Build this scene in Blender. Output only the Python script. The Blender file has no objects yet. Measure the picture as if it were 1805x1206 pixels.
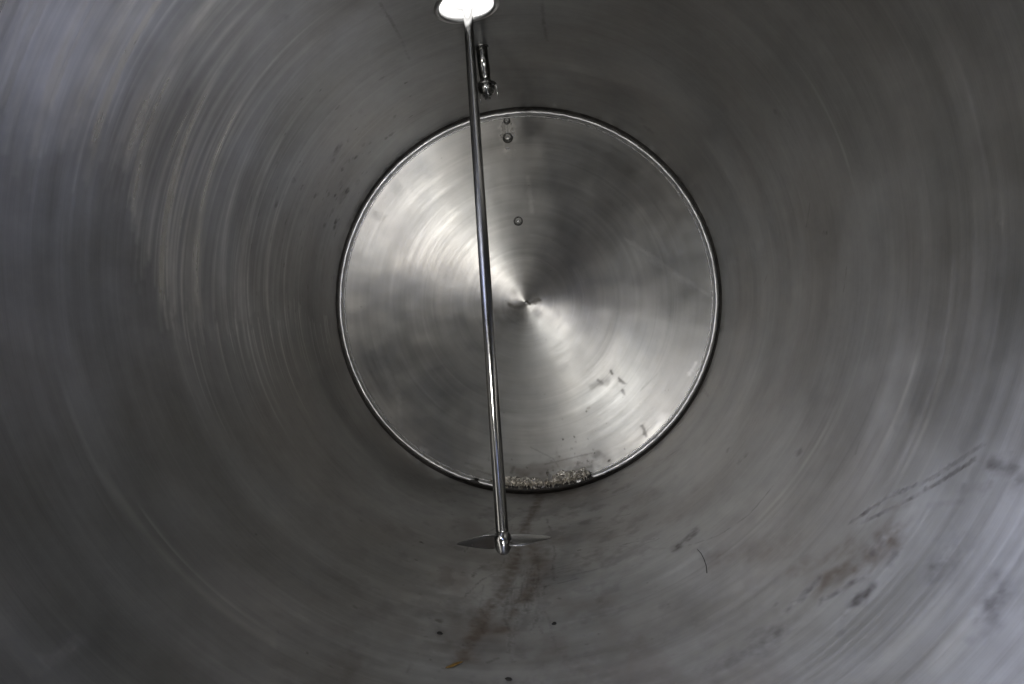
import bpy, bmesh, math, random
import numpy as np
from mathutils import Vector, Matrix

sc = bpy.context.scene
random.seed(7); RNG = np.random.default_rng(11)

# ------------------------------------------------------------------ camera
L = 3.17            # distance from the camera station to the rim of the far end plate (tank radius = 1 m)
F = 1080.0          # focal length in pixels of the 1805 px wide photograph
def _nrm(v): return v / np.linalg.norm(v)
Yc = _nrm(np.array([76.5, 12.0, -F]))                 # tank axis seen in camera space
Zc = np.array([-0.098, 0.995, 0.0]); Zc = _nrm(Zc - Yc * Zc.dot(Yc))
Xc = np.cross(Yc, Zc)
RW = np.stack([Xc, Yc, Zc])                           # camera -> world
def ray(px, py):
    return _nrm(RW @ np.array([(px - 902.5) / F, (603 - py) / F, -1.0]))
_d = ray(924.5, 531)
CAM = np.array([0, L, 0]) - _d * (L / _d[1])
cam_data = bpy.data.cameras.new("camera")
cam = bpy.data.objects.new("camera", cam_data); sc.collection.objects.link(cam)
M4 = Matrix.Identity(4)
for i in range(3):
    for j in range(3): M4[i][j] = RW[i][j]
    M4[i][3] = CAM[i]
cam.matrix_world = M4
cam_data.sensor_width = 36; cam_data.lens = 36 * F / 1805
cam_data.clip_start = 0.02; cam_data.clip_end = 100
sc.camera = cam

# ------------------------------------------------------------------ world, lamps, exposure
w = bpy.data.worlds.new("World"); sc.world = w; w.use_nodes = True
w.node_tree.nodes["Background"].inputs[0].default_value = (1.0, .985, .96, 1)
w.node_tree.nodes["Background"].inputs[1].default_value = 3.2
sc.view_settings.view_transform = 'Standard'; sc.view_settings.look = 'None'
sc.view_settings.exposure = 0.0; sc.view_settings.gamma = 1.0
sc.cycles.use_denoising = True
sc.cycles.sample_clamp_indirect = 4.0
sc.cycles.max_bounces = 10; sc.cycles.glossy_bounces = 8; sc.cycles.diffuse_bounces = 4

def area(name, loc, target, sx, sy, power, color, shape='ELLIPSE'):
    l = bpy.data.lights.new(name, 'AREA'); l.shape = shape; l.size = sx; l.size_y = sy
    l.energy = power; l.color = color
    o = bpy.data.objects.new(name, l); sc.collection.objects.link(o)
    o.location = loc
    o.rotation_euler = (Vector(target) - Vector(loc)).to_track_quat('-Z', 'Y').to_euler()
    return o
# added unseen lamps inside the tank, standing in for daylight past the photographer
area("rear_lamp_high", (-0.66, -0.20, 0.64), (-0.05, 3.1, 0.0), 0.32, 0.32, 13.0, (1.0, .965, .90))
area("rear_lamp_low", (0.36, -0.30, -0.60), (0.10, 3.1, -0.1), 0.38, 0.38, 6.6, (.985, .975, .94))
# added blue fill lamps near the camera, aimed at the near wall
for nm_, p_, t_, e_ in (("blue_fill_floor", (0.2, 0.05, 0.0), (0.75, 0.9, -0.95), 1.4), ("blue_fill_side", (0.1, 0.05, 0.0), (-0.85, 1.0, -0.85), 0.3), ("blue_fill_roof", (0.2, 0.05, -0.1), (-0.9, 1.0, 0.75), 1.4)):
    l_ = area(nm_, p_, t_, 0.30, 0.30, e_, (.46, .56, 1.0)); l_.data.spread = math.radians(85)
# the bright sky outside lights the tank through the open hatch in its roof

# ------------------------------------------------------------------ helpers
C = sc.collection
def cyl_hit(px, py, rad=1.0):
    d = ray(px, py); o = CAM
    a = d[0]**2 + d[2]**2; b = 2 * (o[0]*d[0] + o[2]*d[2]); c = o[0]**2 + o[2]**2 - rad*rad
    t = (-b + math.sqrt(b*b - 4*a*c)) / (2*a)
    return o + d * t
def wall_uv(px, py):
    p = cyl_hit(px, py); return math.atan2(p[0], p[2]) % (2*math.pi), p[1]         # angle from the top, position along the axis
def disk_pt(px, py, y=L):
    d = ray(px, py); t = (y - CAM[1]) / d[1]; return CAM + d * t

def mesh_obj(name, verts, faces, mat, parent=None, smooth=True):
    me = bpy.data.meshes.new(name)
    me.from_pydata([tuple(map(float, v)) for v in verts], [], faces); me.update()
    if smooth: me.polygons.foreach_set("use_smooth", [True] * len(me.polygons))
    me.materials.append(mat)
    o = bpy.data.objects.new(name, me); C.objects.link(o)
    if parent is not None:
        o.parent = parent
        o.matrix_parent_inverse = Matrix.LocRotScale(parent.location, parent.rotation_euler, None).inverted() if parent.type == 'EMPTY' else parent.matrix_parent_inverse.copy()
    return o
def empty(name, loc, label, cat, group=None):
    o = bpy.data.objects.new(name, None); o.empty_display_size = 0.05; C.objects.link(o)
    o.location = Vector(tuple(map(float, loc))); o['label'] = label; o['category'] = cat
    if group: o['group'] = group
    return o
def part(name, verts, faces, mat, parent, smooth=True):
    """mesh with world-space vertices, parented to a thing (Empty) or to a part of it"""
    root = parent
    while root.parent is not None: root = root.parent
    base = np.array(root.location)
    v = np.asarray(verts, float) - base
    me = bpy.data.meshes.new(name)
    me.from_pydata([tuple(map(float, q)) for q in v], [], faces); me.update()
    if smooth: me.polygons.foreach_set("use_smooth", [True] * len(me.polygons))
    me.materials.append(mat)
    o = bpy.data.objects.new(name, me); C.objects.link(o); o.parent = parent
    return o
def frame_for(axis):
    a = _nrm(np.asarray(axis, float)); h = np.array([0, 0, 1.0]) if abs(a[2]) < .9 else np.array([1.0, 0, 0])
    u = _nrm(np.cross(h, a)); v = np.cross(a, u); return a, u, v
def lathe(base, axis, prof, n=48, cap0=True, cap1=True):
    """prof: list of (distance along the axis, radius)"""
    a, u, v = frame_for(axis); base = np.asarray(base, float)
    V = []; Fc = []
    for (s, r) in prof:
        for k in range(n):
            t = 2*math.pi*k/n; V.append(base + a*s + (u*math.cos(t) + v*math.sin(t))*r)
    for i in range(len(prof)-1):
        for k in range(n):
            k2 = (k+1) % n; Fc.append((i*n+k, i*n+k2, (i+1)*n+k2, (i+1)*n+k))
    if cap0: Fc.append(tuple(range(n-1, -1, -1)))
    if cap1: Fc.append(tuple((len(prof)-1)*n + k for k in range(n)))
    return V, Fc
def tube(pts, rad, n=10, closed=False):
    pts = [np.asarray(p, float) for p in pts]; V = []; Fc = []; m = len(pts)
    up = None
    for i, p in enumerate(pts):
        if closed: t = pts[(i+1) % m] - pts[i-1]
        else: t = pts[min(i+1, m-1)] - pts[max(i-1, 0)]
        t = _nrm(t)
        if up is None: _, up, _ = frame_for(t)
        u = _nrm(up - t*up.dot(t)); v = np.cross(t, u); up = u
        r = rad[i] if hasattr(rad, '__len__') else rad
        for k in range(n):
            a = 2*math.pi*k/n; V.append(p + (u*math.cos(a) + v*math.sin(a))*r)
    for i in range(m if closed else m-1):
        j = (i+1) % m
        for k in range(n):
            k2 = (k+1) % n; Fc.append((i*n+k, i*n+k2, j*n+k2, j*n+k))
    if not closed:
        Fc.append(tuple(range(n-1, -1, -1))); Fc.append(tuple((m-1)*n+k for k in range(n)))
    return V, Fc
def torus(center, axis, R, r, n=48, m=10, jit=0.0):
    a, u, v = frame_for(axis)
    pts = [np.asarray(center) + (u*math.cos(2*math.pi*k/n) + v*math.sin(2*math.pi*k/n))*(R + jit*random.uniform(-1, 1)) for k in range(n)]
    return tube(pts, r, m, closed=True)
def merge(*parts):
    V = []; Fc = []
    for v, f in parts:
        o = len(V); V += list(v); Fc += [tuple(i+o for i in q) for q in f]
    return V, Fc

# value noise on numpy arrays
_perm = RNG.permutation(4096); _val = RNG.random(4096)
def vnoise(x, y, seed=0):
    xi = np.floor(x).astype(int); yi = np.floor(y).astype(int); fx = x-xi; fy = y-yi
    fx = fx*fx*(3-2*fx); fy = fy*fy*(3-2*fy)
    def h(a, b): return _val[(_perm[(a + seed*17) & 4095] + b*57 + seed*131) & 4095]
    return (h(xi, yi)*(1-fx) + h(xi+1, yi)*fx)*(1-fy) + (h(xi, yi+1)*(1-fx) + h(xi+1, yi+1)*fx)*fy
def fbm(x, y, seed=0, o=4):
    s = 0; a = .5; t = 0
    for i in range(o): s = s + a*vnoise(x*2**i, y*2**i, seed+i*7); t += a; a *= .55
    return s/t
def sstep(a, b, x):
    t = np.clip((x-a)/(b-a), 0, 1); return t*t*(3-2*t)

# ------------------------------------------------------------------ materials
def nodes_of(name):
    m = bpy.data.materials.new(name); m.use_nodes = True; nt = m.node_tree
    return m, nt, nt.nodes["Principled BSDF"]
class NB:
    def __init__(s, nt): s.nt = nt
    def new(s, t, **k):
        n = s.nt.nodes.new(t)
        for a, b in k.items(): setattr(n, a, b)
        return n
    def link(s, a, b): s.nt.links.new(a, b)
    def math(s, op, a, b=None, clamp=False):
        n = s.new('ShaderNodeMath', operation=op, use_clamp=clamp)
        for i, v in enumerate((a, b)):
            if v is None: continue
            if isinstance(v, (int, float)): n.inputs[i].default_value = v
            else: s.link(v, n.inputs[i])
        return n.outputs[0]
    def vmath(s, op, a, b=None):
        n = s.new('ShaderNodeVectorMath', operation=op)
        for i, v in enumerate((a, b)):
            if v is None: continue
            if isinstance(v, tuple): n.inputs[i].default_value = v
            else: s.link(v, n.inputs[i])
        return n.outputs[0]
    def noise(s, vec, scale, detail=4, rough=.55):
        n = s.new('ShaderNodeTexNoise'); n.inputs['Scale'].default_value = scale
        n.inputs['Detail'].default_value = detail; n.inputs['Roughness'].default_value = rough
        s.link(vec, n.inputs['Vector']); return n.outputs[0]
    def ramp(s, x, lo, hi, a=0.0, b=1.0):
        n = s.new('ShaderNodeMapRange'); s.link(x, n.inputs[0])
        for i, v in enumerate((lo, hi, a, b)): n.inputs[i+1].default_value = v
        return n.outputs[0]
    def attr(s, name):
        return s.new('ShaderNodeAttribute', attribute_name=name).outputs['Fac']
    def mix(s, fac, c1, c2):
        n = s.new('ShaderNodeMix', data_type='RGBA')
        if isinstance(fac, (int, float)): n.inputs[0].default_value = fac
        else: s.link(fac, n.inputs[0])
        for i, c in ((6, c1), (7, c2)):
            if isinstance(c, tuple): n.inputs[i].default_value = c
            else: s.link(c, n.inputs[i])
        return n.outputs[2]

def steel_brushed(name, kind):
    m, nt, bs = nodes_of(name); B = NB(nt)
    bs.inputs['Metallic'].default_value = 1.0
    tc = B.new('ShaderNodeTexCoord').outputs['Object']
    sep = B.new('ShaderNodeSeparateXYZ'); B.link(tc, sep.inputs[0])
    x, y, z = sep.outputs
    if kind == 'wall':          # grooves run round the tank
        def v(kt, ka):
            return B.vmath('MULTIPLY', tc, (kt, ka, kt))
        T = B.new('ShaderNodeCombineXYZ'); T.inputs[1].default_value = 1.0; T = T.outputs[0]
    else:                       # grooves are circles about the centre of the end plate
        r = B.math('SQRT', B.math('ADD', B.math('MULTIPLY', x, x), B.math('MULTIPLY', z, z)))
        cu = B.new('ShaderNodeCombineXYZ'); B.link(x, cu.inputs[0]); B.link(z, cu.inputs[2])
        T = B.vmath('NORMALIZE', cu.outputs[0])
        def v(kt, ka):
            c = B.new('ShaderNodeCombineXYZ')
            tn = B.vmath('MULTIPLY', T, (kt, 0.0, kt)); s2 = B.new('ShaderNodeSeparateXYZ'); B.link(tn, s2.inputs[0])
            B.link(s2.outputs[0], c.inputs[0]); B.link(s2.outputs[2], c.inputs[2]); B.link(B.math('MULTIPLY', r, ka), c.inputs[1])
            return c.outputs[0]
    B.link(T, bs.inputs['Tangent'])
    band = B.noise(v(0.5, 6.0) if kind == 'wall' else v(0.7, 9.0), 1.0, 3, .6)
    strk = B.noise(v(1.3, 60.0), 1.0, 4, .6)
    fine = B.noise(v(4.0, 420.0), 1.0, 2, .6)
    blot = B.noise(tc, 2.6, 5, .6)
    mott = B.noise(tc, 22.0, 5, .65)
    stain_shade = B.attr('stain_shade'); brown = B.attr('brown'); fin = B.attr('finish')
    # base reflectance
    val = B.math('ADD', B.ramp(band, .3, .7, -.03, .03), B.ramp(strk, .3, .7, -.018, .018))
    val = B.math('ADD', val, B.ramp(fine, .3, .7, -.014, .014))
    val = B.math('ADD', val, B.ramp(blot, .3, .7, -.05, .05))
    val = B.math('ADD', val, B.ramp(mott, .3, .7, -.015, .015))
    val = B.math('ADD', val, B.math('MULTIPLY', fin, .38))
    val = B.math('ADD', val, .335 if kind == 'wall' else .49, clamp=True)
    cc = B.new('ShaderNodeCombineColor'); 
    warm = B.ramp(B.noise(tc, 1.7, 3), .35, .65, 0.0, 1.0)
    tint = B.mix(warm, (1.0, .972, .925, 1), (.98, .985, .965, 1))
    col = B.vmath('SCALE', tint); col.node.inputs['Scale'].default_value = 1.0; B.link(val, col.node.inputs['Scale'])
    colb = B.mix(brown, col, (.15, .118, .095, 1))
    cold = B.mix(stain_shade, colb, (.055, .046, .038, 1))
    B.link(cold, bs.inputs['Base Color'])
    rg = B.math('ADD', B.ramp(band, .3, .7, -.03, .03), B.ramp(strk, .3, .7, -.03, .03))
    rg = B.math('ADD', rg, B.ramp(blot, .3, .7, -.04, .05))
    rg = B.math('ADD', rg, B.math('MULTIPLY', fin, -.12))
    rg = B.math('ADD', rg, B.math('MULTIPLY', stain_shade, .25))
    rg = B.math('ADD', rg, .38 if kind == 'wall' else .375, clamp=True)
    B.link(rg, bs.inputs['Roughness'])
    bs.inputs['Anisotropic'].default_value = .95 if kind == 'wall' else .98
    dirt_shade = B.math('MAXIMUM', stain_shade, brown)
    B.link(B.math('SUBTRACT', 1.0, B.math('MULTIPLY', dirt_shade, .55)), bs.inputs['Metallic'])
    bmp = B.new('ShaderNodeBump'); bmp.inputs['Strength'].default_value = .10; bmp.inputs['Distance'].default_value = .002
    h = B.math('ADD', B.math('MULTIPLY', strk, 1.0), B.math('MULTIPLY', fine, .35))
    B.link(h, bmp.inputs['Height'])
    bmp2 = B.new('ShaderNodeBump'); bmp2.inputs['Strength'].default_value = .22; bmp2.inputs['Distance'].default_value = .02
    B.link(B.noise(tc, 1.9 if kind == 'wall' else 2.6, 2), bmp2.inputs['Height']); B.link(bmp.outputs[0], bmp2.inputs['Normal'])
    B.link(bmp2.outputs[0], bs.inputs['Normal'])
    return m
def steel_plain(name, col=(.60, .60, .60), rough=.22, var=.06, bump=0.0, scale=60):
    m, nt, bs = nodes_of(name); B = NB(nt)
    bs.inputs['Metallic'].default_value = 1.0
    tc = B.new('ShaderNodeTexCoord').outputs['Object']
    n = B.noise(tc, scale, 4)
    B.link(B.ramp(n, .3, .7, max(.03, rough-var), rough+var), bs.inputs['Roughness'])
    B.link(B.mix(B.ramp(B.noise(tc, scale*.3, 4), .35, .65), (col[0]*.85, col[1]*.85, col[2]*.85, 1), (col[0], col[1], col[2], 1)), bs.inputs['Base Color'])
    if bump:
        b = B.new('ShaderNodeBump'); b.inputs['Strength'].default_value = bump; b.inputs['Distance'].default_value = .003
        B.link(n, b.inputs['Height']); B.link(b.outputs[0], bs.inputs['Normal'])
    return m
def matte(name, c1, c2, rough=.8, scale=60, bump=.3):
    m, nt, bs = nodes_of(name); B = NB(nt)
    tc = B.new('ShaderNodeTexCoord').outputs['Object']; n = B.noise(tc, scale, 5)
    B.link(B.mix(B.ramp(n, .35, .65), c1+(1,), c2+(1,)), bs.inputs['Base Color'])
    bs.inputs['Roughness'].default_value = rough
    b = B.new('ShaderNodeBump'); b.inputs['Strength'].default_value = bump; b.inputs['Distance'].default_value = .003
    B.link(n, b.inputs['Height']); B.link(b.outputs[0], bs.inputs['Normal'])
    return m
M_WALL = steel_brushed('brushed_wall_steel', 'wall')
M_DISK = steel_brushed('brushed_plate_steel', 'disk')
M_SHAFT = steel_plain('polished_shaft_steel', (.62, .62, .62), .13, .03, scale=25)
M_RIM = steel_plain('ground_rim_steel', (.62, .62, .61), .24, .06)
M_LIP = steel_plain('satin_lip_steel', (.78, .78, .78), .36, .08, scale=14)
M_GAP = matte('dark_gap', (.012, .011, .010), (.035, .030, .026), .55, 30, .2)
M_DARK = steel_plain('dull_fitting_steel', (.27, .27, .265), .30, .06)
M_CRUST = steel_plain('wrinkled_residue', (.66, .63, .58), .30, .1, bump=.5, scale=45)
M_FLAKE = matte('black_flake', (.006, .006, .006), (.02, .018, .016), .5)
M_AMBER = matte('amber_flake', (.16, .085, .02), (.30, .19, .05), .45)
M_HAIR = matte('dark_fibre', (.02, .018, .015), (.03, .025, .02), .6)

# ------------------------------------------------------------------ tank: the shell
TH0 = 0.0                                       # seam of the mesh lies at the top, angle measured from the top
NT, NY = 1200, 860
y0, y1 = 0.55, L - 0.004
th = -TH0 + 2*math.pi*np.arange(NT)/NT
yy = np.linspace(y0, y1, NY)
TH, YY = np.meshgrid(th, yy, indexing='ij')      # [NT, NY]
stain_shade = np.zeros_like(TH); brown = np.zeros_like(TH); fin = np.zeros_like(TH)

def soft_line(field, uv, width, amp, edge=.5, noise=.5, seed=0, mode='max', per=True):
    """paint a worn line through the (angle, axis) points uv; width in metres"""
    if min(p[0] for p in uv) < 0: uv = [(p[0] + 2*math.pi, p[1]) for p in uv]
    uv = [np.array(p, float) for p in uv]
    wm = width*2.2
    a0 = min(p[0] for p in uv) - wm; a1 = max(p[0] for p in uv) + wm
    b0 = min(p[1] for p in uv) - wm; b1 = max(p[1] for p in uv) + wm
    i0 = max(0, int((a0 + TH0)/(2*math.pi)*NT)); i1 = min(NT, int((a1 + TH0)/(2*math.pi)*NT)+2)
    j0 = max(0, int((b0 - y0)/(y1-y0)*NY)); j1 = min(NY, int((b1-y0)/(y1-y0)*NY)+2)
    if i1 <= i0 or j1 <= j0: return
    A = TH[i0:i1, j0:j1]; Bv = YY[i0:i1, j0:j1]; d = np.full(A.shape, 9.0)
    for p, q in zip(uv[:-1], uv[1:]):
        e = q-p; l2 = max(e.dot(e), 1e-9); t = np.clip(((A-p[0])*e[0] + (Bv-p[1])*e[1])/l2, 0, 1)
        d = np.minimum(d, np.hypot(A-p[0]-t*e[0], Bv-p[1]-t*e[1]))
    n = fbm(A/width*.9+seed*3.1, Bv/width*.9, seed, 3)
    k = 1 - sstep(width*(1-edge), width, d*(1 + noise*(n-.5)*3))
    k = k*amp*np.clip(.15 + 1.5*(fbm(A*45+seed, Bv*45, seed+5, 4)-.28), 0, 1.1)
    sub = field[i0:i1, j0:j1]
    if mode == 'max': np.maximum(sub, k, out=sub)
    else: sub += k
def px_line(field, pts, width, amp, **k): soft_line(field, [wall_uv(*p) for p in pts], width, amp, **k)
def px_spot(field, x, y, width, amp, **k): px_line(field, [(x, y), (x+.5, y+.5)], width, amp, **k)

def stroke(field, ta, tb, y, w, amp, fa=.03, fb=.25):
    """one pass of the grinding disc round the wall, from angle ta to tb"""
    if tb < ta: ta, tb, fa, fb = tb, ta, fb, fa
    if ta < 0 and tb > -9:
        stroke(field, ta+2*math.pi, tb+2*math.pi, y, w, amp, fa, fb)
        if tb < 0: return
    i0 = max(0, int((ta+TH0)/(2*math.pi)*NT)); i1 = min(NT, int((tb+TH0)/(2*math.pi)*NT)+1)
    j0 = max(0, int((y-2*w-y0)/(y1-y0)*NY)); j1 = min(NY, int((y+2*w-y0)/(y1-y0)*NY)+2)
    if i1 <= i0+2 or j1 <= j0+1: return
    A = TH[i0:i1, j0:j1]; Bv = YY[i0:i1, j0:j1]
    e = np.clip((A-ta)/max(fa, .01), 0, 1) * np.clip((tb-A)/max(fb, .01), 0, 1)
    c = y + .012*np.sin(A*3 + y*40)
    field[i0:i1, j0:j1] += amp*e*np.exp(-((Bv-c)/w)**2)

# general worn finish: hundreds of overlapping grinding passes round the wall
for k in range(900):
    a = random.uniform(-math.pi, math.pi); l = random.uniform(.15, 1.1); y = random.uniform(.6, L)
    stroke(fin, a, a+l, y, (w0 := random.choice([.003, .004, .006, .01, .02])), random.uniform(-.075, .075)*(1 if w0 < .01 else .6), random.uniform(.02, .15), random.uniform(.1, .5))
# re-ground sector of the left wall: its lower edge steps down along this line
edge_px = [(8, 205), (50, 200), (85, 245), (140, 240), (190, 300), (225, 290), (255, 480), (280, 540), (310, 560)]
eu = [wall_uv(*p) for p in edge_px]
low_px = [(310, 560), (372, 560), (400, 570), (440, 575), (490, 555), (512, 535), (545, 560), (590, 560)]
lu = [wall_uv(*p) for p in low_px]
def interp(pts, y):
    ys = [p[1] for p in pts]; ts = [p[0] for p in pts]; o = np.argsort(ys)
    return float(np.interp(y, np.array(ys)[o], np.array(ts)[o]))
for k in range(760):
    y = random.uniform(.85, 2.7); e = interp(eu, y) + random.gauss(0, .06)
    stroke(fin, e, e + random.uniform(.25, 1.1), y, random.choice([.004, .005, .007, .010]), random.uniform(.03, .26)*min(1, (2.75-y)/.9), .008, .4)
for k in range(90):
    y = random.uniform(1.75, 3.1); e = interp(lu, y) + random.gauss(0, .02)
    stroke(fin, e, e - random.uniform(.12, .5), y, random.uniform(.0025, .006), random.uniform(.12, .6), .010, .30)
for a, b, w_, am in [((186, 811), (507, 1168), .012, .30), ((255, 870), (520, 1150), .006, .3), ((1499, 343), (1400, 100), .008, .15), ((1640, 600), (1510, 850), .008, .35),
                     ((1700, 560), (1560, 860), .008, .3), ((1330, 930), (1480, 700), .010, .3), ((130, 160), (240, 20), .010, .7), ((60, 195), (150, 40), .012, .6), ((150, 240), (260, 60), .008, .6),
                     ((205, 285), (330, 60), .010, .5), ((1500, 1205), (1700, 1000), .015, .4), ((1620, 1205), (1800, 1010), .02, .5)]:
    u_, v_ = wall_uv(*a), wall_uv(*b)
    stroke(fin, u_[0], v_[0], (u_[1]+v_[1])/2, w_, am, .08, .15)
for k in range(40):
    a = random.uniform(0, 2*math.pi); stroke(fin, a, a+random.uniform(.5, 2), random.uniform(.9, 3), random.uniform(.03, .09), random.uniform(-.12, .12), .4, .6)
fin *= (.35 + 1.15*fbm(TH*9, YY*26, 77, 4))
fin = np.clip(fin, -.5, 1.0)

# marks on the left wall beside the rim
for (x, y, r, a) in [(688, 238, 6, .9), (680, 243, 6, .9), (695, 206, 5, .55), (596, 262, 12, .5), (592, 268, 9, .5), (613, 247, 5, .45), (603, 299, 5, .7),
                     (627, 277, 4, .7), (615, 283, 4, .45), (621, 279, 3, .5), (586, 284, 6, .3), (611, 336, 11, .75), (604, 346, 14, .35), (590, 344, 4, .6), (579, 342, 4, .6),
                     (630, 320, 7, .3), (591, 390, 7, .7), (589, 400, 5, .6), (571, 397, 6, .4), (640, 256, 5, .3), (652, 252, 4, .3), (600, 322, 5, .3), (585, 372, 6, .3),
                     (636, 196, 9, .2), (517, 318, 6, .35), (488, 355, 6, .4), (486, 362, 5, .4), (555, 345, 5, .4), (449, 350, 6, .25), (560, 342, 4, .5),
                     (1452, 410, 3, .6), (1457, 410, 3, .6), (1372, 199, 6, .3), (1366, 197, 5, .3), (1305, 812, 6, .3), (1303, 815, 5, .3), (1408, 797, 6, .5), (1314, 803, 6, .25), (1283, 793, 5, .3),
                     (1143, 228, 16, .42), (1130, 212, 12, .2), (742, 955, 3, .8), (811, 900, 3, .6), (994, 888, 4, .8), (915, 896, 5, .6), (918, 893, 4, .6), (1015, 875, 5, .5),
                     (817, 1009, 3, .6), (838, 1010, 3, .6), (851, 1057, 3, .7), (936, 1003, 4, .6), (943, 1029, 5, .8), (935, 1058, 4, .8), (929, 1056, 3, .8), (938, 1066, 3, .7), (929, 1073, 5, .8),
                     (911, 1074, 3, .7), (985, 1055, 3, .6), (923, 1158, 4, .7), (776, 1094, 5, .85), (868, 1103, 3, .4), (887, 1066, 4, .4), (903, 1070, 4, .4), (955, 988, 7, .45), (1065, 931, 6, .35)]:
    px_spot(stain_shade, x, y, r*.0028, min(1, a), seed=int(x+y), edge=.6)
for k in range(150):     # crumbs and pinpricks of grime, thickest along the bottom
    t = math.pi + random.gauss(0, .35); t = t % (2*math.pi)
    soft_line(stain_shade, [(t, y := random.uniform(1.2, 3.1)), (t+.001, y)], random.uniform(.0035, .008), random.uniform(.15, .6), seed=k)
for k in range(110):
    t = random.gauss(-1.05, .30); y = min(3.12, random.gauss(2.75, .28))
    soft_line(stain_shade, [(t, y), (t+random.uniform(.0, .02), y)], random.uniform(.003, .007), random.uniform(.15, .55), seed=k+300)
# smears
px_line(stain_shade, [(1195, 965), (1216, 945)], .036, .9, seed=3, edge=.9)
px_line(stain_shade, [(1212, 962), (1265, 945), (1320, 908), (1362, 858)], .004, .45, seed=4)
px_line(stain_shade, [(1040, 965), (1090, 962), (1150, 968), (1195, 965)], .006, .18, seed=6)
for a in [[(1500, 922), (1560, 880), (1640, 845), (1735, 783)], [(1512, 925), (1580, 893), (1650, 855), (1720, 810)]]:
    px_line(stain_shade, a, .0065, .9, seed=5)
px_line(brown, [(1460, 1020), (1530, 985), (1575, 945)], .055, .95, seed=11, edge=.95)
px_line(stain_shade, [(1392, 1075), (1420, 1045), (1446, 1020)], .017, .95, seed=12, edge=.9)
px_line(stain_shade, [(1450, 1060), (1500, 1030), (1535, 1010)], .015, .85, seed=13, edge=.9)
px_line(stain_shade, [(1500, 1065), (1530, 1045), (1538, 1035)], .024, 1.0, seed=14, edge=.9)
px_line(stain_shade, [(1540, 975), (1553, 958)], .020, 1.0, seed=15, edge=.9)
px_line(stain_shade, [(1570, 992), (1578, 978)], .018, .9, seed=16, edge=.9)
px_line(stain_shade, [(1483, 1115), (1487, 1085)], .014, .4, seed=17, edge=.9)
px_line(stain_shade, [(1650, 1010), (1680, 975)], .045, .6, seed=18, edge=.95)
px_line(stain_shade, [(1735, 1080), (1760, 1040)], .045, .7, seed=19, edge=.95)
px_line(stain_shade, [(1745, 815), (1785, 830)], .024, .8, seed=20, edge=.95)
px_line(stain_shade, [(1700, 862), (1745, 856)], .016, .4, seed=21, edge=.95)
px_line(stain_shade, [(1790, 850), (1804, 845)], .03, .6, seed=22, edge=.95)
px_line(stain_shade, [(1640, 890), (1700, 885)], .012, .3, seed=23, edge=.95)
px_line(stain_shade, [(1340, 1130), (1375, 1115)], .055, .7, seed=24, edge=.95)
px_line(stain_shade, [(1240, 1190), (1290, 1160), (1360, 1150)], .04, .5, seed=25, edge=.95)
px_line(brown, [(1400, 1010), (1450, 990), (1500, 960)], .035, .7, seed=26, edge=.95)
px_line(brown, [(1560, 900), (1600, 890)], .02, .25, seed=26, edge=.95)
px_line(brown, [(1260, 980), (1400, 960)], .06, .35, seed=27, edge=.95)
# drip path along the bottom
px_line(brown, [(955, 870), (930, 920), (915, 960), (905, 1000), (890, 1035), (862, 1070), (850, 1100), (830, 1130), (812, 1160)], .036, 1.0, seed=31, edge=.9)
px_line(brown, [(940, 960), (950, 1000), (930, 1040), (900, 1080), (880, 1110)], .045, .8, seed=32, edge=.95)
px_line(stain_shade, [(880, 1040), (898, 1037), (917, 1035)], .012, .5, seed=33, edge=.9)
px_line(stain_shade, [(878, 1035), (878, 1008), (890, 1000)], .007, .3, seed=34, edge=.9)
px_line(stain_shade, [(940, 1030), (936, 1045), (930, 1060)], .003, .5, seed=35)
px_line(stain_shade, [(942, 1000), (941, 1030), (928, 1060), (922, 1075)], .003, .5, seed=36)
px_line(stain_shade, [(912, 1095), (906, 1115), (907, 1135)], .004, .45, seed=37)
px_line(stain_shade, [(948, 1035), (985, 1028), (1015, 1020)], .006, .45, seed=38)
px_line(stain_shade, [(960, 1016), (1000, 1014), (1040, 1006)], .005, .4, seed=39)
px_line(stain_shade, [(990, 1003), (1025, 998), (1036, 985), (1020, 980)], .005, .45, seed=40)
px_line(stain_shade, [(1030, 1010), (1060, 1000), (1085, 990)], .006, .3, seed=41)
px_line(stain_shade, [(935, 920), (945, 895), (960, 880)], .006, .35, seed=42)
px_line(stain_shade, [(855, 1097), (850, 1108), (852, 1116)], .005, .45, seed=43)
px_line(stain_shade, [(852, 1030), (846, 1070), (858, 1090)], .004, .35, seed=44)
px_line(stain_shade, [(860, 1167), (878, 1160)], .006, .4, seed=45)
px_line(stain_shade, [(975, 1147), (995, 1140)], .022, .5, seed=46, edge=.95)
px_line(stain_shade, [(718, 1185), (735, 1150)], .006, .35, seed=47, edge=.95)
px_line(stain_shade, [(740, 1045), (772, 1040)], .025, .18, seed=48, edge=.95)
px_line(stain_shade, [(590, 1020), (620, 1030)], .045, .16, seed=49, edge=.95)
px_line(stain_shade, [(85, 1165), (140, 1125)], .02, .35, seed=50, edge=.95)
px_line(stain_shade, [(505, 30), (485, 45)], .016, .22, seed=51, edge=.95)
px_line(stain_shade, [(320, 175), (330, 165)], .02, .25, seed=52, edge=.95)
for i, a in enumerate([[(1225, 660), (1250, 700), (1240, 690)], [(1190, 760), (1230, 720)], [(1130, 830), (1200, 790)], [(1060, 880), (1140, 850)], [(600, 700), (640, 770)]]):
    px_line(stain_shade, a, .008, .25, seed=60+i, edge=.95)
px_line(stain_shade, [(670, 5), (700, 55), (722, 105)], .006, .35, seed=71)
px_line(stain_shade, [(955, 0), (958, 40), (964, 72)], .010, .40, seed=72, edge=.9)  # dark streak painted for a reflected line in the roof
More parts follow.
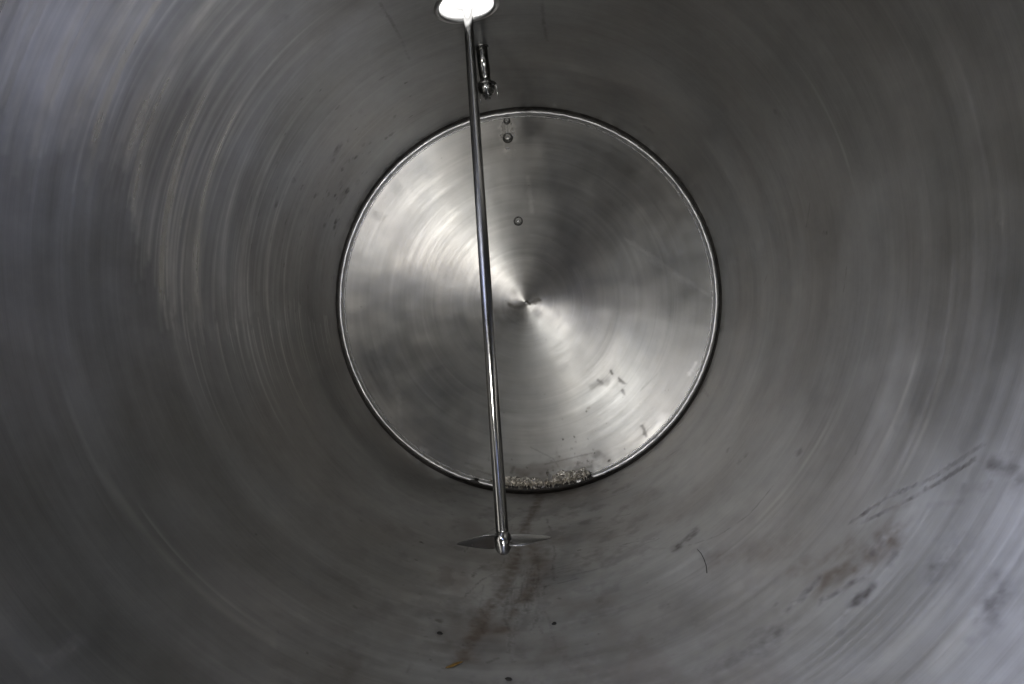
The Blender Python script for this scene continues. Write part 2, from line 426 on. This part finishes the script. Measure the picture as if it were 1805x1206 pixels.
for x, a, b in [(440, 345, 400), (486, 330, 370), (440, 430, 470), (1425, 360, 400), (1490, 470, 515), (1350, 485, 500), (552, 380, 420), (1512, 780, 800)]:
    px_line(stain_shade, [(x+3, a), (x-3, b)], .004, .3, seed=x)
for k in range(26):        # branching hair-thin dried runs of grime down the middle of the floor
    rk = random.Random(500+k); x, y = rk.uniform(895, 965), rk.uniform(905, 1060); pts = [(x, y)]; hd = rk.uniform(-.6, -.1)
    for i in range(rk.randint(4, 11)):
        hd += rk.uniform(-.45, .45); hd = max(-1.1, min(.5, hd)); st = rk.uniform(6, 16); x += st*math.sin(hd); y += st*math.cos(hd); pts.append((x, y))
        if y > 1190: break
    px_line(stain_shade, pts, rk.uniform(.0035, .007), rk.uniform(.25, .75), seed=500+k, edge=.8, noise=.8)
for k in range(30):        # wiping scratches to the right of the propeller
    rk = random.Random(700+k); x, y = rk.uniform(930, 1130), rk.uniform(900, 1060); l = rk.uniform(15, 70); dy = -l*rk.uniform(.05, .45)
    px_line(stain_shade, [(x, y), (x+l*.5, y+dy*.6), (x+l, y+dy)], rk.uniform(.0035, .007), rk.uniform(.12, .4), seed=700+k, edge=.9, noise=.8)
# patchy film, drifts of grime on the floor of the tank, painted shade near the rim
X0 = np.sin(TH); Z0 = np.cos(TH)
bot = np.exp(-((math.pi - TH)/.55)**2)
bot2 = np.exp(-((math.pi - TH)/.30)**2)
film = sstep(.46, .78, fbm(TH*7+3, YY*5, 21, 5))
brown += .38*film*bot + .10*sstep(.55, .8, fbm(np.cos(TH)*3+YY*2, np.sin(TH)*3+YY*5, 31, 5))
stain_shade = np.maximum(stain_shade, .34*bot*sstep(.50, .8, fbm(TH*18, YY*14, 41, 5)))
stain_shade = np.maximum(stain_shade, .20*bot*sstep(.55, .75, fbm(TH*5+YY*3, YY*5, 43, 5)))
stain_shade = np.maximum(stain_shade, .85*np.exp(-((L - YY)/(.008 + .11*bot2))**1.5) * (.2 + .8*bot2)*(.6+.8*fbm(X0*30, YY*40+Z0*20, 51, 3)))  # shadow in the gap under the residue, painted dark on the wall
stain_shade *= 1.12; brown *= 1.1
np.clip(stain_shade, 0, 1, out=stain_shade); np.clip(brown, 0, 1, out=brown)

hatch_uv = wall_uv(822, 10); HX, HY = math.sin(hatch_uv[0]), hatch_uv[1]
HR = 0.098
# hatch neck: its axis points straight up
TOPZ = math.sqrt(1 - HX*HX)

tank = empty('steel_tank', (0, L, -1.0), 'round brushed stainless steel tank interior with dished end plate and open roof hatch', 'tank')
def ymesh_mask(X, Y, Z): return (np.hypot(X-HX, Y-HY) < HR+.003) & (Z > 0)
def big_grid(name, X, Y, Z, attrs, mat, parent, wrap=True, mask=None):
    n, m = X.shape
    base = np.array(tank.location)
    co = np.stack([X.ravel()-base[0], Y.ravel()-base[1], Z.ravel()-base[2]], 1).astype(np.float32)
    ii, jj = np.meshgrid(np.arange(n if wrap else n-1), np.arange(m-1), indexing='ij')
    i2 = (ii+1) % n
    q = np.stack([ii*m+jj, ii*m+jj+1, i2*m+jj+1, i2*m+jj], -1).reshape(-1, 4)
    if mask is not None: q = q[~mask.ravel()[q].any(1)]
    me = bpy.data.meshes.new(name)
    me.vertices.add(len(co)); me.vertices.foreach_set('co', co.ravel())
    me.loops.add(q.size); me.loops.foreach_set('vertex_index', q.ravel().astype(np.int32))
    me.polygons.add(len(q)); me.polygons.foreach_set('loop_start', np.arange(0, q.size, 4, dtype=np.int32))
    me.polygons.foreach_set('use_smooth', np.ones(len(q), bool))
    for k, a in attrs.items():
        at = me.attributes.new(k, 'FLOAT', 'POINT'); at.data.foreach_set('value', a.ravel().astype(np.float32))
    me.update(); me.validate()
    me.materials.append(mat)
    o = bpy.data.objects.new(name, me); C.objects.link(o); o.parent = parent
    return o
# slight out-of-roundness and plate buckling, as rolled sheet has
RAD = 1 + .0012*np.sin(2*TH+1) + .0010*(fbm(np.cos(TH)*2.2+7+YY, np.sin(TH)*2.2+YY*1.6, 61, 2)-.5)*2
X = RAD*np.sin(TH); Z = RAD*np.cos(TH)
shell = big_grid('shell', X, YY, Z, dict(stain_shade=stain_shade, brown=brown, finish=fin), M_WALL, tank, True, ymesh_mask(X, YY, Z))

# near part of the shell and the manway end behind the camera
n = 160
V = []; Fc = []
prof = [(y0+.03, 1.006), (y0-.02, 1.006), (-.30, 1.0), (-.42, .97), (-.50, .88), (-.56, .60), (-.58, .46), (-.60, .02)]  # last ring caps the manway, added to block sky light from behind
a_, f_ = lathe((0, 0, 0), (0, 1, 0), prof, n, False, True)
part('manway_end', a_, f_, M_RIM, tank)

# ------------------------------------------------------------------ end plate
NR, NA = 300, 1000
RD = .962
rr = np.linspace(.002, RD, NR); aa = -math.pi + 2*math.pi*np.arange(NA)/NA
AA, RR = np.meshgrid(aa, rr, indexing='ij')
DX = RR*np.sin(AA); DZ = RR*np.cos(AA)
DEPTH = .075                                              # cone sinks away from the camera towards its centre
def plate_y(r, a):
    k = DEPTH*(1 - np.sqrt((r/RD)**2 + .004))
    return L + .012 + k + .004*(fbm(np.sin(a)*r*2.2+9, np.cos(a)*r*2.2, 71, 2)-.5) \
        + .002*np.exp(-((r-.085)/.03)**2)*(np.sin(a+.6)) 
DY = plate_y(RR, AA)
dst = np.zeros_like(AA); dbr = np.zeros_like(AA); dfi = np.zeros_like(AA)
def d_line(field, pts, width, amp, edge=.5, noise=.5, seed=0, add=False):
    uv = [disk_pt(*p)[[0, 2]] for p in pts]; d = np.full(AA.shape, 9.0)
    for p, q in zip(uv[:-1], uv[1:]):
        e = q-p; l2 = max(e.dot(e), 1e-9); t = np.clip(((DX-p[0])*e[0]+(DZ-p[1])*e[1])/l2, 0, 1)
        d = np.minimum(d, np.hypot(DX-p[0]-t*e[0], DZ-p[1]-t*e[1]))
    k = 1 - sstep(width*(1-edge), width, d*(1+noise*(fbm(DX/width+seed, DZ/width, seed, 3)-.5)*3))
    k = k*abs(amp)*(1-noise*.5+noise*fbm(DX*50, DZ*50, seed+5, 3))
    if add: field += math.copysign(1, amp)*k
    else: np.maximum(field, k, out=field)
for k in range(520):                                     # circular brushing passes
    a0 = random.uniform(-math.pi, math.pi); l = random.uniform(.2, 1.6); r0 = random.uniform(.05, .95); wd = random.choice([.003, .005, .009, .02])
    j0 = max(0, int((r0-2*wd)/RD*NR)); j1 = min(NR, int((r0+2*wd)/RD*NR)+1)
    da = (AA[:, j0:j1]-a0) % (2*math.pi)
    e = np.clip(da/.12, 0, 1)*np.clip((l-da)/.4, 0, 1)
    dfi[:, j0:j1] += random.uniform(-.11, .13)*e*np.exp(-((RR[:, j0:j1]-r0)/wd)**2)
for k, (p, wd, am) in enumerate([
        ([(1105, 420), (1150, 450), (1190, 478), (1250, 520)], .016, .28), ([(1150, 458), (1215, 500)], .020, .25),
        ([(1228, 640), (1216, 661)], .014, .5), ([(700, 700), (706, 750)], .022, .4), ([(742, 790), (750, 796)], .022, .7),
        ([(1060, 850), (1130, 800), (1170, 740)], .05, .35), ([(886, 222), (887, 236)], .024, 1.0), ([(902, 220), (904, 236)], .022, 1.0), ([(893, 205), (896, 262)], .045, .5),
        ([(893, 260), (900, 268)], .02, .3), ([(930, 310), (937, 370)], .018, .3), ([(672, 640), (690, 690)], .03, .25), ([(925, 545), (905, 560)], .03, .3),
        ([(845, 300), (850, 340)], .03, .2)]):
    d_line(dfi, p, wd, am, seed=80+k, edge=.9, add=True)
for k, (p, wd, am) in enumerate([
        ([(1055, 672), (1062, 676)], .018, .3), ([(1092, 668), (1100, 676)], .014, .28), ([(1101, 694), (1099, 690)], .013, .28), ([(1080, 660), (1078, 655)], .01, .4),
        ([(1045, 682), (1070, 672)], .03, .16), ([(1133, 752), (1140, 770)], .012, .28), ([(1055, 800), (1050, 805)], .028, .28),
        ([(820, 818), (850, 828)], .01, .3), ([(840, 830), (875, 842)], .008, .4), ([(935, 790), (975, 810), (985, 825)], .005, .25),
        ([(905, 826), (900, 835)], .014, .35), ([(960, 820), (1010, 808), (1045, 800)], .006, .25), ([(1012, 771), (1013, 772)], .005, .8), ([(992, 776), (993, 777)], .005, .8),
        ([(895, 535), (905, 541), (918, 539), (935, 532), (950, 527)], .017, .5), ([(928, 530), (932, 534)], .012, .85), ([(870, 548), (900, 548)], .03, .2),  # dark crescent painted in for the reflection at the cone's centre
        ([(893, 215), (895, 240)], .006, .5), ([(693, 320), (700, 330)], .05, .10), ([(655, 372), (668, 380)], .04, .10), 
        ([(1075, 812), (1072, 815)], .006, .7), ([(1048, 800), (1048, 801)], .006, .7), ([(1130, 690), (1160, 660)], .006, .12)]):
    d_line(dst, p, wd, am, seed=120+k, edge=.9)
for k in range(34):
    x = random.gauss(1020, 80); y = random.gauss(812, 18)
    if math.hypot(x-934, y-531) < 318: d_line(dst, [(x, y), (x+1, y+1)], random.uniform(.0032, .0055), random.uniform(.1, .5), seed=200+k)
botd = np.exp(-((math.pi-np.abs(AA))/.5)**2)
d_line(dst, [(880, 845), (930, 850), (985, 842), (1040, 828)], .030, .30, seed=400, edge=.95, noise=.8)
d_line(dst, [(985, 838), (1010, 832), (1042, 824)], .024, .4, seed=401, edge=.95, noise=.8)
d_line(dbr, [(890, 832), (1040, 815)], .045, .25, seed=402, edge=.95, noise=.8)
dbr += .5*botd*sstep(RD-.16, RD, RR)*sstep(.4, .7, fbm(DX*9, DZ*9, 91, 4)) + .10*sstep(.5, .75, fbm(DX*2.5+3, DZ*2.5, 95, 4))
for f in (dst, dbr): np.clip(f, 0, 1, out=f)
np.clip(dfi, -.5, 1, out=dfi)
# object space of the plate must be centred on the tank axis: the tank Empty sits at z = -1, so shift in the shader
plate = big_grid('end_plate', DX, DY, DZ, dict(stain_shade=dst, brown=dbr, finish=dfi), M_DISK, tank, True)
def recenter(o, dx=0, dy=0, dz=0):
    me = o.data; n = len(me.vertices); co = np.empty(n*3, np.float32); me.vertices.foreach_get('co', co)
    co = co.reshape(-1, 3) - np.array([dx, dy, dz], np.float32); me.vertices.foreach_set('co', co.ravel()); o.location = (dx, dy, dz); me.update()
recenter(plate, 0, 0, 1.0); recenter(shell, 0, 0, 1.0)
# centre plug
v_, f_ = lathe((0, L+.012+DEPTH*.97, 0), (0, -1, 0), [(-.01, .006), (-.002, .006), (.002, .004), (.003, .001)], 20)
part('centre_weld', v_, f_, M_DARK, plate); C.objects[-1].name
for ob in list(C.objects):
    if ob.name.startswith('centre_weld'):
        ob.location = (0, 0, -1.0)

# rolled rim: bright rounded lip, then a dark gap against the shell
def ring(name, prof, mat, seg=360, jit=0):
    v_, f_ = lathe((0, 0, 0), (0, 1, 0), prof, seg, False, False); 
    return part(name, v_, f_, mat, tank)
lip = []
for k in range(17):
    a = math.pi*k/16
    lip.append((L - .004 - .018*math.sin(a), .9700 + .0140*math.cos(a)))
lip = [(L+.02, .984)] + lip + [(L+.012, .959)]
lo = ring('rim_lip', lip, M_LIP, 720)
for v_ in lo.data.vertices:
    x_, z_ = v_.co.x, v_.co.z - 1.0
    a_ = math.atan2(x_, z_) + math.pi; r_ = math.hypot(x_, z_)
    k_ = 1 + .0022*(float(fbm(np.array(a_*9), np.array(2.0), 14, 3))-.5) + .0016*(float(vnoise(np.array(a_*60), np.array(r_*60), 3))-.5)
    v_.co.x = x_*k_; v_.co.z = z_*k_ + 1.0; v_.co.y += .004*(float(vnoise(np.array(a_*22), np.array(5.0), 8))-.5)
ring('rim_gap', [(L-.030, 1.006), (L-.002, 1.006), (L+.012, .999), (L+.016, .992), (L+.014, .9845)], M_GAP)  # near-black colour stands in for the shade of the occluded gap
# thin weld bead where lip meets the plate
V, Fc = torus((0, L+.011, 0), (0, 1, 0), .9560, .0035, 300, 8, 0)
part('weld_bead', V, Fc, M_RIM, tank)

# ------------------------------------------------------------------ hatch neck in the roof
n = 72; V = []; Fc = []
rings = [(HR+.020, .001), (HR+.012, -.003), (HR+.004, -.005), (HR-.001, -.001), (HR-.002, .012), (HR-.002, .045), (HR+.03, .045)]
for (r_, dz) in rings:
    for k in range(n):
        a = 2*math.pi*k/n; x = HX + r_*math.cos(a); y = HY + r_*math.sin(a)
        zs = math.sqrt(max(0, 1.0 - x*x)) if dz < .011 else TOPZ
        V.append((x, y, zs + dz))
for i in range(len(rings)-1):
    for k in range(n):
        k2 = (k+1) % n; Fc.append((i*n+k, i*n+k2, (i+1)*n+k2, (i+1)*n+k))
part('hatch_neck', V, Fc, M_LIP, tank)
portal = area("hatch_portal", (HX, HY, TOPZ + .060), (HX, HY, 0), .22, .22, 1.0, (1, 1, 1))
portal.data.cycles.is_portal = True      # guides the sampling of the sky light coming through the hatch

# ------------------------------------------------------------------ fittings on the end plate
def fitting(px, py, R, label):
    p = disk_pt(px, py, L + .03); r0 = math.hypot(p[0], p[2]); yb = float(plate_y(np.array(r0), np.array(math.atan2(p[0], p[2]))))
    p = disk_pt(px, py, yb); base = np.array([p[0], yb+.004, p[2]]); nrm = np.array([0, -1.0, 0])
    e = empty('threaded_fitting', (p[0], yb, p[2]), label, 'fitting', 'small threaded fittings in the end plate')
    v_, f_ = lathe(base, nrm, [(0, R*1.15), (.006, R*1.15), (.009, R*1.02), (.012, R*.98), (.013, R*.86), (.004, R*.80), (.003, R*.3)], 32)
    part('collar', v_, f_, M_DARK, e)
    v_, f_ = lathe(base, nrm, [(.002, R*.45), (.010, R*.45), (.013, R*.36), (.014, R*.1)], 6)
    part('plug', v_, f_, M_RIM, e, False)
    v_, f_ = torus(base + nrm*.005, nrm, R*1.14, R*.10, 32, 8); part('seal_ring', v_, f_, M_GAP, e)
fitting(893.5, 213.5, .0150, 'smallest threaded fitting, topmost, just under the rim of the end plate')
fitting(895, 243.5, .0215, 'dark threaded fitting, middle one of three, close below the topmost fitting')
fitting(913.5, 390, .0195, 'threaded fitting set alone halfway between the rim and centre of the end plate')

# ------------------------------------------------------------------ residue crust at the foot of the end plate
NU, NV = 260, 26
V = []; Fc = []
p0 = disk_pt(858, 850); p1 = disk_pt(1046, 838)
a0 = math.atan2(p0[0], -p0[2]); a1 = math.atan2(p1[0], -p1[2])
nub = [(disk_pt(x, y), s) for x, y, s in [(965, 833, 1.0), (964, 845, .9), (978, 838, .7), (987, 844, .8), (1007, 838, 1.0), (1017, 838, .7), (1023, 836, .9), (1033, 834, .8), (998, 846, .6), (990, 850, .7), (1012, 846, .6)]]
for i in range(NU):
    u = i/(NU-1); a = a0 + (a1-a0)*u
    env = min(1, u/.10, (1-u)/.04) ** .7
    rag = float(fbm(np.array(u*11.0), np.array(3.3), 44, 3)); rag2 = float(fbm(np.array(u*38.0), np.array(8.3), 47, 3))
    top = .012 + env*(.030*max(0, rag-.22)/.5 + .016*rag2 + .014*(.62 < u < .95))
    foot = .9680 + .004*(rag2-.5)
    for j in range(NV):
        v = j/(NV-1); r = foot - (top+.010)*v
        x = math.sin(a)*r; z = -math.cos(a)*r
        q1 = float(fbm(np.array(u*55.0), np.array(r*60.0), 33, 3)); q2 = float(vnoise(np.array(u*150.), np.array(r*190.), 5)); q3 = float(vnoise(np.array(u*300.), np.array(r*260.), 9))
        base = .022*env*(1 if r > .955 else max(0, 1-(.955-r)/.006))
        h = base + (.030*abs(q1-.48)*2 + .009*q2 + .004*q3)*env*(1 - .75*v**2) - .004
        for (q, s_) in nub:
            d2 = (x-q[0])**2*1.6 + (z-q[2])**2*.7; h += .034*s_*math.exp(-d2/(.0062*s_+.001)**2)
        if v == 1.0 or i in (0, NU-1): h = -.006
        V.append((x, L + .013 - max(h, -.006) - (.006*env if v == 0 else 0), z))
for i in range(NU-1):
    for j in range(NV-1):
        k = i*NV+j; Fc.append((k, k+1, k+NV+1, k+NV))
mid = V[(NU//2)*NV]
cr = mesh_obj('residue_crust', [(x-mid[0], y-mid[1], z-mid[2]) for x, y, z in V], Fc, M_CRUST)
cr.location = Vector(tuple(map(float, mid)))
M_LUMP = steel_plain('pale_lump', (.86, .84, .80), .24, .06, bump=.3, scale=120)
for q_, s_ in nub:
    n_, m_ = 14, 9; hh = .0105*s_*random.uniform(.8, 1.5); ww = .0055*s_*random.uniform(.8, 1.2); v_ = []; f_ = []
    for i_ in range(m_):
        p_ = math.pi*i_/(m_-1)
        for k_ in range(n_):
            t_ = 2*math.pi*k_/n_; w_ = 1 + random.uniform(-.22, .22)
            v_.append((q_[0]-mid[0] + ww*w_*math.sin(p_)*math.cos(t_), L-.022-mid[1] + .016*w_*math.sin(p_)*math.sin(t_), q_[2]-mid[2] + hh*math.cos(p_)))
    for i_ in range(m_-1):
        for k_ in range(n_): f_.append((i_*n_+k_, i_*n_+(k_+1)%n_, (i_+1)*n_+(k_+1)%n_, (i_+1)*n_+k_))
    lm = bpy.data.meshes.new('lump'); lm.from_pydata([tuple(map(float, q)) for q in v_], [], f_); lm.materials.append(M_LUMP)
    lm.polygons.foreach_set("use_smooth", [True]*len(lm.polygons)); lo_ = bpy.data.objects.new('lump', lm); C.objects.link(lo_); lo_.parent = cr
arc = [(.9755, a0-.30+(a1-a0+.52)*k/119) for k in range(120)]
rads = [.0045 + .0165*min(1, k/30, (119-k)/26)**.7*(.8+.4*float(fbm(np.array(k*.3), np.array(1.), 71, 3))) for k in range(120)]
v_, f_ = tube([np.array([math.sin(a)*r, L-.004, -math.cos(a)*r]) - np.array(mid) for r, a in arc], rads, 12)  # near-black arc over the lip, below the crust
sl_ = bpy.data.meshes.new('dark_band'); sl_.from_pydata([tuple(map(float, q)) for q in v_], [], f_); sl_.materials.append(M_GAP)
sl_.polygons.foreach_set("use_smooth", [True]*len(sl_.polygons)); so = bpy.data.objects.new('dark_band', sl_); C.objects.link(so); so.parent = cr
cr['label'] = 'lumpy tan and silver crust of dried residue along the foot of the end plate'; cr['category'] = 'residue'

# ------------------------------------------------------------------ agitator
def at_depth(px, py, depth):                            # point seen at a pixel, at a given distance along the view axis
    d = RW @ np.array([(px-902.5)/F, (603-py)/F, -1.0]); return CAM + d*depth
top = np.array([HX, HY, TOPZ]); top = at_depth(824, 12, float((top-CAM) @ (RW @ np.array([0, 0, -1.0]))))
bot_ = at_depth(885.5, 944, .535*L)
ax = _nrm(bot_ - top); ln = np.linalg.norm(bot_-top)
agi = empty('agitator', bot_, 'long polished mixing shaft hanging through the roof hatch with a two bladed propeller', 'agitator')
sr = .0178
v_, f_ = lathe(top - ax*.30, ax, [(0, sr*.92), (.30, sr*.94), (.30+ln*.5, sr), (.30+ln-.012, sr*1.0), (.30+ln-.006, sr*.99)], 64)
part('shaft', v_, f_, M_SHAFT, agi)
M_HUB = steel_plain('polished_hub_steel', (.60, .60, .61), .12, .03, scale=40)
v_, f_ = lathe(bot_ - ax*.010, ax, [(0, sr*.98), (.003, sr*1.12), (.010, sr*1.32), (.022, sr*1.42), (.034, sr*1.36), (.046, sr*1.18), (.055, sr*.9), (.060, sr*.55), (.062, sr*.12)], 48)
part('hub', v_, f_, M_HUB, agi)
# twisted blades: u along the blade, v across it
_right = _nrm(RW @ np.array([1.0, 0, 0]) - ax*(RW @ np.array([1.0, 0, 0])).dot(ax)); _back = _nrm(np.cross(_right, ax))
if _back[1] < 0: _back = -_back
def blade(sign, az, pitch, length, chord, sweep):
    d = _nrm(_right*sign*math.cos(az) + _back*math.sin(az)); side = np.cross(ax, d)
    V = []; nu, nv = 26, 14
    for s in (0, 1):
        for i in range(nu):
            u = i/(nu-1); r = sr*.8 + (length - sr*.8)*u
            c = chord*(math.sin(math.pi*min(1, .18+.82*u**.9))**.6 if u < 1 else .02)*(1-.25*u) + .0015
            pa = pitch*(1 - .45*u)
            for j in range(nv):
                v = j/(nv-1)-.5; camber = .10*c*(1-(2*v)**2)
                off = side*(math.cos(pa)*v*c + sweep*u*u) + ax*(math.sin(pa)*v*c) - ax*camber
                V.append(bot_ + ax*.014 + d*r + off + ax*(.0022 if s else 0)*(1-.6*u))
    Fc = []; N = nu*nv
    for i in range(nu-1):
        for j in range(nv-1):
            k = i*nv+j; Fc.append((k, k+1, k+nv+1, k+nv)); Fc.append((N+k, N+k+nv, N+k+nv+1, N+k+1))
    for i in range(nu-1):
        for j in (0, nv-1):
            k = i*nv+j; Fc.append((k, k+nv, N+k+nv, N+k) if j == 0 else (k, N+k, N+k+nv, k+nv))
    k0 = (nu-1)*nv
    for j in range(nv-1): Fc.append((k0+j, k0+j+1, N+k0+j+1, N+k0+j))
    part('blade', V, Fc, M_BLADE, agi)
M_BLADE = steel_plain('blade_steel', (.50, .50, .50), .24, .04, scale=30)
blade(-1, 0.05, .50, .130, .098, .012)
blade(1, 0.10, .40, .136, .085, .010)

# ------------------------------------------------------------------ spray head hanging from the roof
rt = cyl_hit(848.5, 84)
dep = float((rt-CAM) @ (RW @ np.array([0, 0, -1.0])))
end = at_depth(860, 176, dep*1.0)
sax = _nrm(end - rt); sl = np.linalg.norm(end-rt)
S = sl/92.0                                              # metres per photo pixel down the pipe
spr = empty('spray_head', rt, 'small cleaning spray head on a short pipe hanging from the roof beside the shaft', 'spray head')
v_, f_ = lathe(rt - sax*.02, sax, [(0, .0245), (.02+47*S, .0235), (.02+47*S, .0215), (.02+57*S, .0215), (.02+58*S, .019)], 40)
part('pipe', v_, f_, M_SHAFT, spr)
v_, f_ = torus(rt, (rt[0], 0, rt[2]), .026, .004, 36, 8); part('pipe_weld', v_, f_, M_DARK, spr)
c0 = 56*S
v_, f_ = lathe(rt, sax, [(c0, .021), (c0+4*S, .026), (c0+9*S, .041), (c0+11*S, .044), (c0+13*S, .041), (c0+14*S, .035)], 48)
part('cap', v_, f_, M_DARK, spr)
v_, f_ = lathe(rt, sax, [(c0+13*S, .034), (c0+17*S, .036), (c0+21*S, .033), (c0+25*S, .026), (c0+27*S, .020)], 48)
part('ball', v_, f_, M_SHAFT, spr)
v_, f_ = lathe(rt, sax, [(c0+26*S, .016), (c0+27*S, .020), (c0+31*S, .019), (c0+31.2*S, .013), (c0+35*S, .012), (c0+36*S, .008)], 8)
part('nozzle', v_, f_, M_DARK, spr, False)
_r = RW @ np.array([1.0, 0, 0]); _r = _nrm(_r - sax*_r.dot(sax)); _f = _nrm(np.cross(_r, sax)); 
if _f[1] > 0: _f = -_f
for (dx, dfw, s0, s1) in [(.004, .043, 11, 38), (.041, .012, 11, 35), (-.030, -.022, 11, 36)]:
    b = rt + _r*dx + _f*dfw
    v_, f_ = tube([b + sax*(c0+(s0-2)*S) - (_r*dx+_f*dfw)*.2, b+sax*(c0+s0*S), b+sax*(c0+(s0+s1)/2*S), b+sax*(c0+s1*S)], .0022, 8)
    part('clip_wire', v_, f_, M_SHAFT, spr)

# ------------------------------------------------------------------ loose bits on the floor of the tank
def flake(name, px, py, length, width, thick, ang, label, mat, group=None, seed=0):
    p = cyl_hit(px, py, .999); rn = np.array([-p[0], 0, -p[2]]); rn = _nrm(rn); t1 = np.array([0, 1.0, 0]); t2 = np.cross(rn, t1)
    e1 = t1*math.cos(ang)+t2*math.sin(ang); e2 = np.cross(rn, e1); rd = random.Random(seed)
    n = 16; V = []; Fc = []
    rim = [1+rd.uniform(-.22, .22) for _ in range(n)]
    for (k1, h) in ((.85, 0.0), (1.0, .4), (.8, 1.0), (.35, 1.15)):
        for k in range(n):
            a = 2*math.pi*k/n; V.append(e1*math.cos(a)*length*.5*k1*rim[k] + e2*math.sin(a)*width*.5*k1*rim[k] + rn*(h*thick + (.5*thick*math.cos(a))*(h > 0)))
    for i in range(3):
        for k in range(n):
            k2 = (k+1) % n; Fc.append((i*n+k, i*n+k2, (i+1)*n+k2, (i+1)*n+k))
    Fc.append(tuple(range(n-1, -1, -1))); Fc.append(tuple(3*n+k for k in range(n)))
    o = mesh_obj(name, V, Fc, mat); o.location = Vector(tuple(map(float, p)))
    o['label'] = label; o['category'] = 'debris'
    if group: o['group'] = group
    return o
G = 'black flakes lying on the tank floor'
flake('paint_flake', 775, 1117, .009, .017, .003, 0.0, 'black flake on the tank floor, left of the brown drip trail', M_FLAKE, G, 1)
flake('paint_flake', 977, 1100, .008, .014, .003, .1, 'black flake on the tank floor, right of the brown drip trail', M_FLAKE, G, 2)
flake('paint_flake', 896, 1198, .008, .017, .003, -.1, 'black flake at the very bottom edge of the photo, nearest the camera', M_FLAKE, G, 3)
flake('amber_flake', 801, 1172, .050, .012, .002, -.75, 'amber brown sliver lying at the end of the brown drip trail', M_AMBER, None, 4)
pts = [cyl_hit(x, y, .9975) for x, y in [(1229, 968), (1236, 976), (1241, 986), (1245, 998), (1246, 1010)]]
v_, f_ = tube([p-pts[2] for p in pts], .0009, 6)
o = mesh_obj('fibre', v_, f_, M_HAIR); o.location = Vector(tuple(map(float, pts[2])))
o['label'] = 'thin curved dark fibre on the wall below and right of the dark smudge'; o['category'] = 'fibre'
